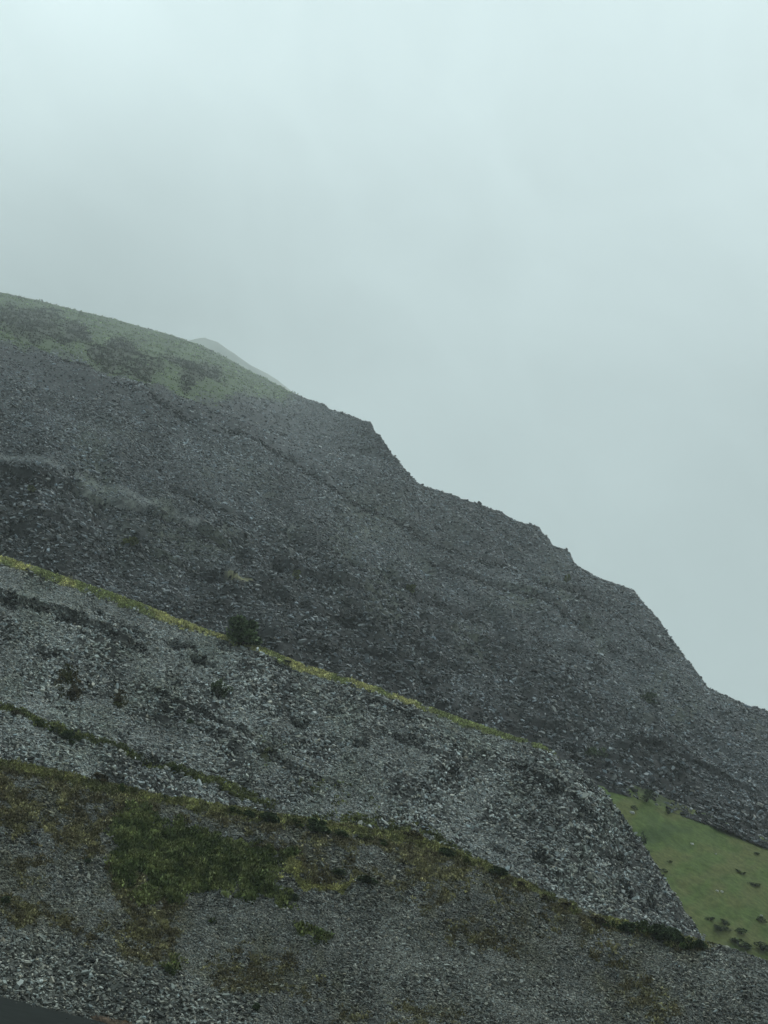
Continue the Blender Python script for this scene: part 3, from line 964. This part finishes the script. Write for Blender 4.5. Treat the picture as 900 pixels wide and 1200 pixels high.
shrub('small_tree', S_mea, 752, 990, 14, 22, 'loose', 'small sapling at the meadow edge beside the slate flank', 'sapling')
mea = [(832, 1079, 13, 7), (849, 1084, 16, 8), (869, 1093, 20, 10), (845, 1091, 22, 8), (868, 1108, 34, 11), (894, 1112, 26, 10), (785, 1010, 7, 5), (783, 953, 9, 6), (871, 1024, 9, 5), (892, 1080, 12, 8), (888, 1000, 9, 5), (742, 950, 9, 6), (779, 1020, 9, 5), (885, 1037, 16, 4), (865, 1021, 8, 4)]
names = ['topmost in the clump near the foot of the slate flank', 'second down in the clump near the foot of the slate flank', 'rightmost in the clump near the foot of the slate flank', 'lowest in the clump near the foot of the slate flank',
         'wide one on the lower meadow edge', 'at the lower right corner of the meadow', 'beside the slate flank halfway down the meadow', 'alone below the top meadow edge', 'alone in the right half of the meadow',
         'at the right frame edge above the meadow corner', 'at the right frame edge below the mountain foot', 'touching the slate flank near the meadow top', 'in front of the slate flank edge', 'flat and wide at the right meadow edge', 'left of a smaller twin in the right meadow']
for (x, y, w, h), nm in zip(mea, names):
    shrub('gorse_bush', S_mea, x, y, w, h * .8, 'meadow', 'low green bush, ' + nm, 'bush', 'bushes on the meadow')

ORD = ['first', 'second', 'third', 'fourth', 'fifth', 'sixth', 'seventh', 'eighth', 'ninth', 'tenth', 'eleventh', 'twelfth', 'thirteenth', 'fourteenth', 'fifteenth', 'sixteenth', 'seventeenth', 'eighteenth', 'nineteenth', 'twentieth', 'twenty-first', 'twenty-second']
end_b = [(735, 1090, 24, 13, 'dark'), (752, 1092, 22, 15, 'green'), (770, 1099, 28, 19, 'dark'), (788, 1104, 26, 18, 'dark'), (804, 1113, 22, 17, 'green'), (820, 1113, 20, 11, 'dark'), (700, 1077, 22, 10, 'brown'), (716, 1082, 18, 10, 'green')]
for i, (x, y, w, h, kd) in enumerate(sorted(end_b)):
    shrub('bush', S_low, x, y, w, h, kd, f'{ORD[i]} bush from the left in the dark clump at the slate flank foot', 'bush', 'dark bushes at the right end of the slope brow')
ter = [(20, 841, 18, 9, 'brown'), (44, 852, 16, 10, 'green'), (62, 859, 16, 9, 'green'), (78, 866, 20, 12, 'dark'), (90, 869, 12, 8, 'green'), (83, 874, 10, 6, 'dark'), (135, 885, 12, 6, 'olive'), (160, 893, 12, 6, 'green'), (205, 906, 18, 9, 'green'), (220, 912, 14, 7, 'olive'), (258, 926, 10, 5, 'green')]
for i, (x, y, w, h, kd) in enumerate(sorted(ter)):
    shrub('bush', S_mid, x, y, w, h, kd, f'{ORD[i]} low bush from the left along the thin upper terrace', 'bush', 'bushes along the thin terrace')
bro = [(115, 917, 26, 13, 'brown'), (141, 931, 9, 15, 'green'), (153, 930, 8, 9, 'olive'), (192, 938, 12, 7, 'green'), (272, 957, 22, 9, 'green'), (290, 963, 18, 9, 'dark'), (312, 970, 26, 13, 'dark'), (345, 975, 18, 9, 'green'), (370, 981, 32, 17, 'dark'), (398, 988, 22, 11, 'green'), (424, 990, 22, 10, 'olive'), (484, 984, 30, 13, 'brown'), (448, 994, 18, 9, 'green'), (521, 1006, 22, 12, 'dark'), (545, 1017, 18, 9, 'olive'), (582, 1031, 28, 11, 'dark'), (608, 1042, 16, 8, 'brown'), (640, 1057, 18, 8, 'brown'), (664, 1064, 16, 8, 'brown')]
for i, (x, y, w, h, kd) in enumerate(sorted(bro)):
    shrub('bush', S_low, x, y, w, h, kd, f'{ORD[i]} bush from the left along the grassy brow of the gravel slope', 'bush', 'bushes along the slope brow')
lo = [(345, 1056, 12, 9, 'dark', 'small dark bush on gravel below the yellow grass patch'), (6, 1057, 14, 9, 'dark', 'small dark bush at the left frame edge in the lower heather'), (103, 1011, 9, 6, 'dark', 'tiny dark bush on bare gravel beside the brown heather column'),
      (300, 1180, 11, 9, 'dark', 'lone dark bush near the bottom of the gravel slope'), (196, 1146, 18, 12, 'green', 'bright green bush at the foot of the brown heather column'), (430, 1042, 26, 9, 'dark', 'flat dark bush at the right of the yellow grass patch'), (250, 1075, 10, 7, 'green', 'tiny green bush on gravel under the bracken patch'),
      (395, 1030, 22, 8, 'dark', 'flat dark bush above the yellow grass patch')]
for x, y, w, h, kd, lb in lo:
    shrub('bush', S_low, x, y, w, h, kd, lb)


# ------------------------------------------------------------------ single blocks (things)
def block(name, S, x, y, wpx, hpx, col, label, cat='boulder', group=None, lean=.3):
    P, N = S.spot(x, y)
    k = np.linalg.norm(P - EYE) / F
    rs = np.random.default_rng(int(x * 7 + y))
    n = 7
    vs = []
    for lv, (sc_, zz) in enumerate(((.95, -.5), (1.0, .15), (.72, .5))):
        for i in range(n):
            a = i / n * 6.283 + rs.uniform(-.25, .25)
            r = sc_ * rs.uniform(.78, 1.12)
            vs.append((math.cos(a) * r * wpx * k * .5, math.sin(a) * r * wpx * k * .38, (zz + rs.uniform(-.12, .12)) * hpx * k))
    fs, ct = [], []
    for lv in (0, n):
        for i in range(n):
            fs += [lv + i, lv + (i + 1) % n, lv + n + (i + 1) % n, lv + n + i]
            ct.append(4)
    fs += [2 * n + i for i in range(n)]
    ct.append(n)
    o = mesh_obj(name, np.array(vs), fs, ct, M_stone, np.tile(col, (len(vs), 1)))
    o.location = P
    o.rotation_euler = (rs.uniform(-lean, lean), rs.uniform(-lean, lean), rs.uniform(-.6, .6))
    return tag(o, label, cat, group)


PALE = [.36, .37, .34]
block('pale_boulder', S_mea, 740, 954, 7, 3.5, PALE, 'pale stone near the top of the meadow by the slate flank', 'boulder', 'pale stones on the meadow')
block('pale_boulder', S_mea, 811, 989, 4.5, 2.4, [.6, .6, .56], 'small white stone alone in the upper middle of the meadow', 'boulder', 'pale stones on the meadow')
block('pale_boulder', S_mea, 839, 1000, 3.2, 2.2, PALE, 'tiny pale stone right of the white stone on the meadow', 'boulder', 'pale stones on the meadow')
block('pale_boulder', S_mea, 840, 1045, 4, 2.2, [.5, .5, .46], 'left of the paired pale stones in the middle of the meadow', 'boulder', 'pale stones on the meadow')
block('pale_boulder', S_mea, 846, 1045, 4, 2.4, [.5, .5, .46], 'right of the paired pale stones in the middle of the meadow', 'boulder', 'pale stones on the meadow')
block('pale_boulder', S_mea, 892, 1073, 4, 2.2, PALE, 'pale stone at the lower right of the meadow by a dark bush', 'boulder', 'pale stones on the meadow')
big = [(447, 822, 20, 5, 1.25, 'long flat slab overhanging a dark hollow on the slate tip'), (398, 782, 12, 5, .9, 'grey slab just below the crest grass of the slate tip'), (455, 872, 9, 6, 1.3, 'pale block in the centre of the slate tip face'),
       (372, 808, 15, 5, 1.25, 'pale slab in the blocky patch below the crest'), (330, 800, 12, 5, 1.2, 'light slab on the slate tip right of the loose bush'), (118, 761, 8, 4, 1.5, 'pale stone on smooth gravel above the brown bushes'), (500, 842, 12, 6, .8, 'dark slab near the right end of the overhung hollow'), (660, 955, 12, 7, 1.1, 'angular block on the right flank of the slate tip')]
for x, y, w, h, k, lb in big:
    block('slate_slab', S_mid, x, y, w, h, ROCK_MID * k, lb, 'slate slab', 'large slabs on the slate tip', .22)
bigm = [(75, 619, 14, 3.5, 1.6, 'long pale slab on the mountainside below the dark track band'), (58, 598, 7, 4, 1.8, 'small pale block below the dark track band'), (181, 622, 6, 4, 1.9, 'white block beside the lower end of the pale track'), (190, 655, 9, 4, 1.6, 'pale slab above the crest grass left of the large bush'), (310, 724, 10, 4, 1.5, 'pale slab on rubble directly above the large bush')]
for x, y, w, h, k, lb in bigm:
    block('slate_slab', S_mtn, x, y, w, h, ROCK_MTN * k, lb, 'slate slab', 'large slabs on the mountainside', .2)
block('pale_boulder', S_low, 165 + 100, 951, 9, 5, [.22, .20, .14], 'buff stone on the grassy brow of the gravel slope', 'boulder')
block('pale_boulder', S_low, 341, 1041, 7, 5, [.2, .2, .18], 'grey stone at the lower edge of the yellow grass patch', 'boulder')

# ------------------------------------------------------------------ haze
def box(name, lo, hi, mat):
    x0, y0, z0 = lo
    x1, y1, z1 = hi
    V = [(x0, y0, z0), (x1, y0, z0), (x1, y1, z0), (x0, y1, z0), (x0, y0, z1), (x1, y0, z1), (x1, y1, z1), (x0, y1, z1)]
    Fc = [0, 3, 2, 1, 4, 5, 6, 7, 0, 1, 5, 4, 1, 2, 6, 5, 2, 3, 7, 6, 3, 0, 4, 7]
    return mesh_obj(name, V, Fc, [4] * 6, mat)


hm = bpy.data.materials.new('mist')
hm.use_nodes = True
nt = hm.node_tree
nt.nodes.clear()
out = nt.nodes.new('ShaderNodeOutputMaterial')
pv = nt.nodes.new('ShaderNodeVolumePrincipled')
pv.inputs['Color'].default_value = (.90, .96, .97, 1)
pv.inputs['Density'].default_value = .00021
pv.inputs['Anisotropy'].default_value = .2
nt.links.new(pv.outputs[0], out.inputs['Volume'])
allz = max(float(S.P[..., 2].max()) for S in (S_low, S_mid, S_mtn, S_far, S_mea))
tag(box('haze', (-4200, -220, -1.3), (4200, 6100, allz + 12), hm), 'thin grey mist hanging over the hillside', 'haze', kind='stuff')

# ------------------------------------------------------------------ sky and sun
SUN_EL, SUN_AZ = 52, 40          # azimuth from +Y, clockwise
W = bpy.data.worlds.new('World')
SC.world = W
W.use_nodes = True
nt = W.node_tree
nt.nodes.clear()
N, L = nt.nodes.new, nt.links.new
out, bg = N('ShaderNodeOutputWorld'), N('ShaderNodeBackground')
L(bg.outputs[0], out.inputs[0])
sky = N('ShaderNodeTexSky')
sky.sky_type = 'NISHITA'
sky.sun_disc = False
sky.sun_elevation = math.radians(SUN_EL)
sky.sun_rotation = math.radians(SUN_AZ)
tc = N('ShaderNodeTexCoord')


def mth(op, a, b):
    m = N('ShaderNodeMath')
    m.operation = op
    for i, x in enumerate((a, b)):
        if isinstance(x, (int, float)):
            m.inputs[i].default_value = x
        else:
            L(x, m.inputs[i])
    return m.outputs[0]


no = N('ShaderNodeTexNoise')
no.inputs['Scale'].default_value = 4.6
no.inputs['Detail'].default_value = 4
no.inputs['Roughness'].default_value = .5
no.inputs['Distortion'].default_value = .6
L(tc.outputs['Generated'], no.inputs['Vector'])
val = mth('ADD', 9.5, mth('MULTIPLY', mth('SUBTRACT', no.outputs[0], .5), 3.6))


def cloud(u, v, width, amp):
    """A broad brighter or darker cloud round one direction of the sky."""
    global val
    d = ray(u, v)
    d = d / np.linalg.norm(d)
    vm = N('ShaderNodeVectorMath')
    vm.operation = 'DOT_PRODUCT'
    L(tc.outputs['Generated'], vm.inputs[0])
    vm.inputs[1].default_value = tuple(d)
    k = 1 / (1 - math.cos(math.radians(width)))
    e = mth('EXPONENT', mth('MULTIPLY', mth('SUBTRACT', vm.outputs['Value'], 1.0), k), 0.0)
    val = mth('ADD', val, mth('MULTIPLY', e, amp))


CLOUDS = [(-50, -100, 11, 5.5), (900, 620, 7, -1.3), (430, 230, 8, .8), (60, 345, 5, -2.2), (720, 560, 2.2, .5), (330, 400, 4, -.5), (480, 430, 4, .4), (760, 80, 8, .2)]
for c in CLOUDS:
    cloud(*c)
# bright overcast overhead, a dim low sky behind the viewer where the valley's other side stands
spn, cbn = N('ShaderNodeSeparateXYZ'), N('ShaderNodeCombineXYZ')
L(tc.outputs['Generated'], spn.inputs[0])
L(mth('MULTIPLY', mth('SUBTRACT', mth('MULTIPLY', spn.outputs[0], .85), mth('MULTIPLY', spn.outputs[2], .53)), 6.0), cbn.inputs[0])
L(mth('MULTIPLY', spn.outputs[1], 6.0), cbn.inputs[1])
L(mth('MULTIPLY', mth('ADD', mth('MULTIPLY', spn.outputs[2], .85), mth('MULTIPLY', spn.outputs[0], .53)), 11.0), cbn.inputs[2])
no2 = N('ShaderNodeTexNoise')
no2.inputs['Scale'].default_value = 1
no2.inputs['Detail'].default_value = 5
no2.inputs['Roughness'].default_value = .5
no2.inputs['Distortion'].default_value = .8
L(cbn.outputs[0], no2.inputs['Vector'])
val = mth('ADD', val, mth('MULTIPLY', mth('SUBTRACT', no2.outputs[0], .5), 3.4))
sp = N('ShaderNodeSeparateXYZ')
L(tc.outputs['Generated'], sp.inputs[0])
mr = N('ShaderNodeMapRange')
mr.interpolation_type = 'SMOOTHSTEP'
for k_, v_ in (('From Min', .62), ('From Max', 1.0), ('To Min', 0), ('To Max', 9)):
    mr.inputs[k_].default_value = v_
L(sp.outputs[2], mr.inputs['Value'])
val = mth('ADD', val, mr.outputs[0])
mr = N('ShaderNodeMapRange')
mr.interpolation_type = 'SMOOTHSTEP'
for k_, v_ in (('From Min', .40), ('From Max', .66), ('To Min', -1.0), ('To Max', 4.0)):
    mr.inputs[k_].default_value = v_
L(sp.outputs[2], mr.inputs['Value'])
val = mth('ADD', val, mr.outputs[0])
mr = N('ShaderNodeMapRange')
mr.interpolation_type = 'SMOOTHSTEP'
for k_, v_ in (('From Min', -.45), ('From Max', .45), ('To Min', .3), ('To Max', 1)):
    mr.inputs[k_].default_value = v_
L(mth('ADD', sp.outputs[1], mth('MULTIPLY', sp.outputs[2], .6)), mr.inputs['Value'])
val = mth('MULTIPLY', val, mr.outputs[0])
cc = N('ShaderNodeVectorMath')
cc.operation = 'SCALE'
cc.inputs[0].default_value = (.82, .985, .998)
L(val, cc.inputs['Scale'])
mx = N('ShaderNodeMix')
mx.data_type = 'RGBA'
mx.inputs['Factor'].default_value = .93
L(sky.outputs[0], mx.inputs[6])
L(cc.outputs[0], mx.inputs[7])
L(mx.outputs[2], bg.inputs['Color'])
bg.inputs['Strength'].default_value = .08

sl = bpy.data.lights.new('sun', 'SUN')
sl.energy = 1.1
sl.angle = math.radians(14)
sl.color = (1, .98, .93)
so = bpy.data.objects.new('sun', sl)
COL.objects.link(so)
az, el = math.radians(SUN_AZ), math.radians(SUN_EL)
sd = Vector((math.sin(az) * math.cos(el), math.cos(az) * math.cos(el), math.sin(el)))
so.rotation_euler = sd.to_track_quat('Z', 'Y').to_euler()

# ------------------------------------------------------------------ camera
cam = bpy.data.cameras.new('camera')
cam.sensor_fit = 'VERTICAL'
cam.angle_y = math.radians(FOV)
cam.sensor_height = 24
cam.lens = 12 / math.tan(math.radians(FOV / 2))
cam.clip_start = .1
cam.clip_end = 20000
co = bpy.data.objects.new('camera', cam)
COL.objects.link(co)
fw = Vector((0, math.cos(p_), math.sin(p_)))
rt, up = Vector((1, 0, 0)), Vector((0, -math.sin(p_), math.cos(p_)))
X = rt * math.cos(r_) + up * math.sin(r_)
Y = -rt * math.sin(r_) + up * math.cos(r_)
co.matrix_world = Matrix(((X.x, Y.x, -fw.x, EYE[0]), (X.y, Y.y, -fw.y, EYE[1]), (X.z, Y.z, -fw.z, EYE[2]), (0, 0, 0, 1)))
SC.camera = co

vs = SC.view_settings
vs.view_transform = 'Standard'
vs.look = 'None'
vs.exposure = 0
vs.gamma = 1
SC.cycles.volume_bounces = 2
SC.cycles.max_bounces = 6
SC.cycles.use_denoising = True
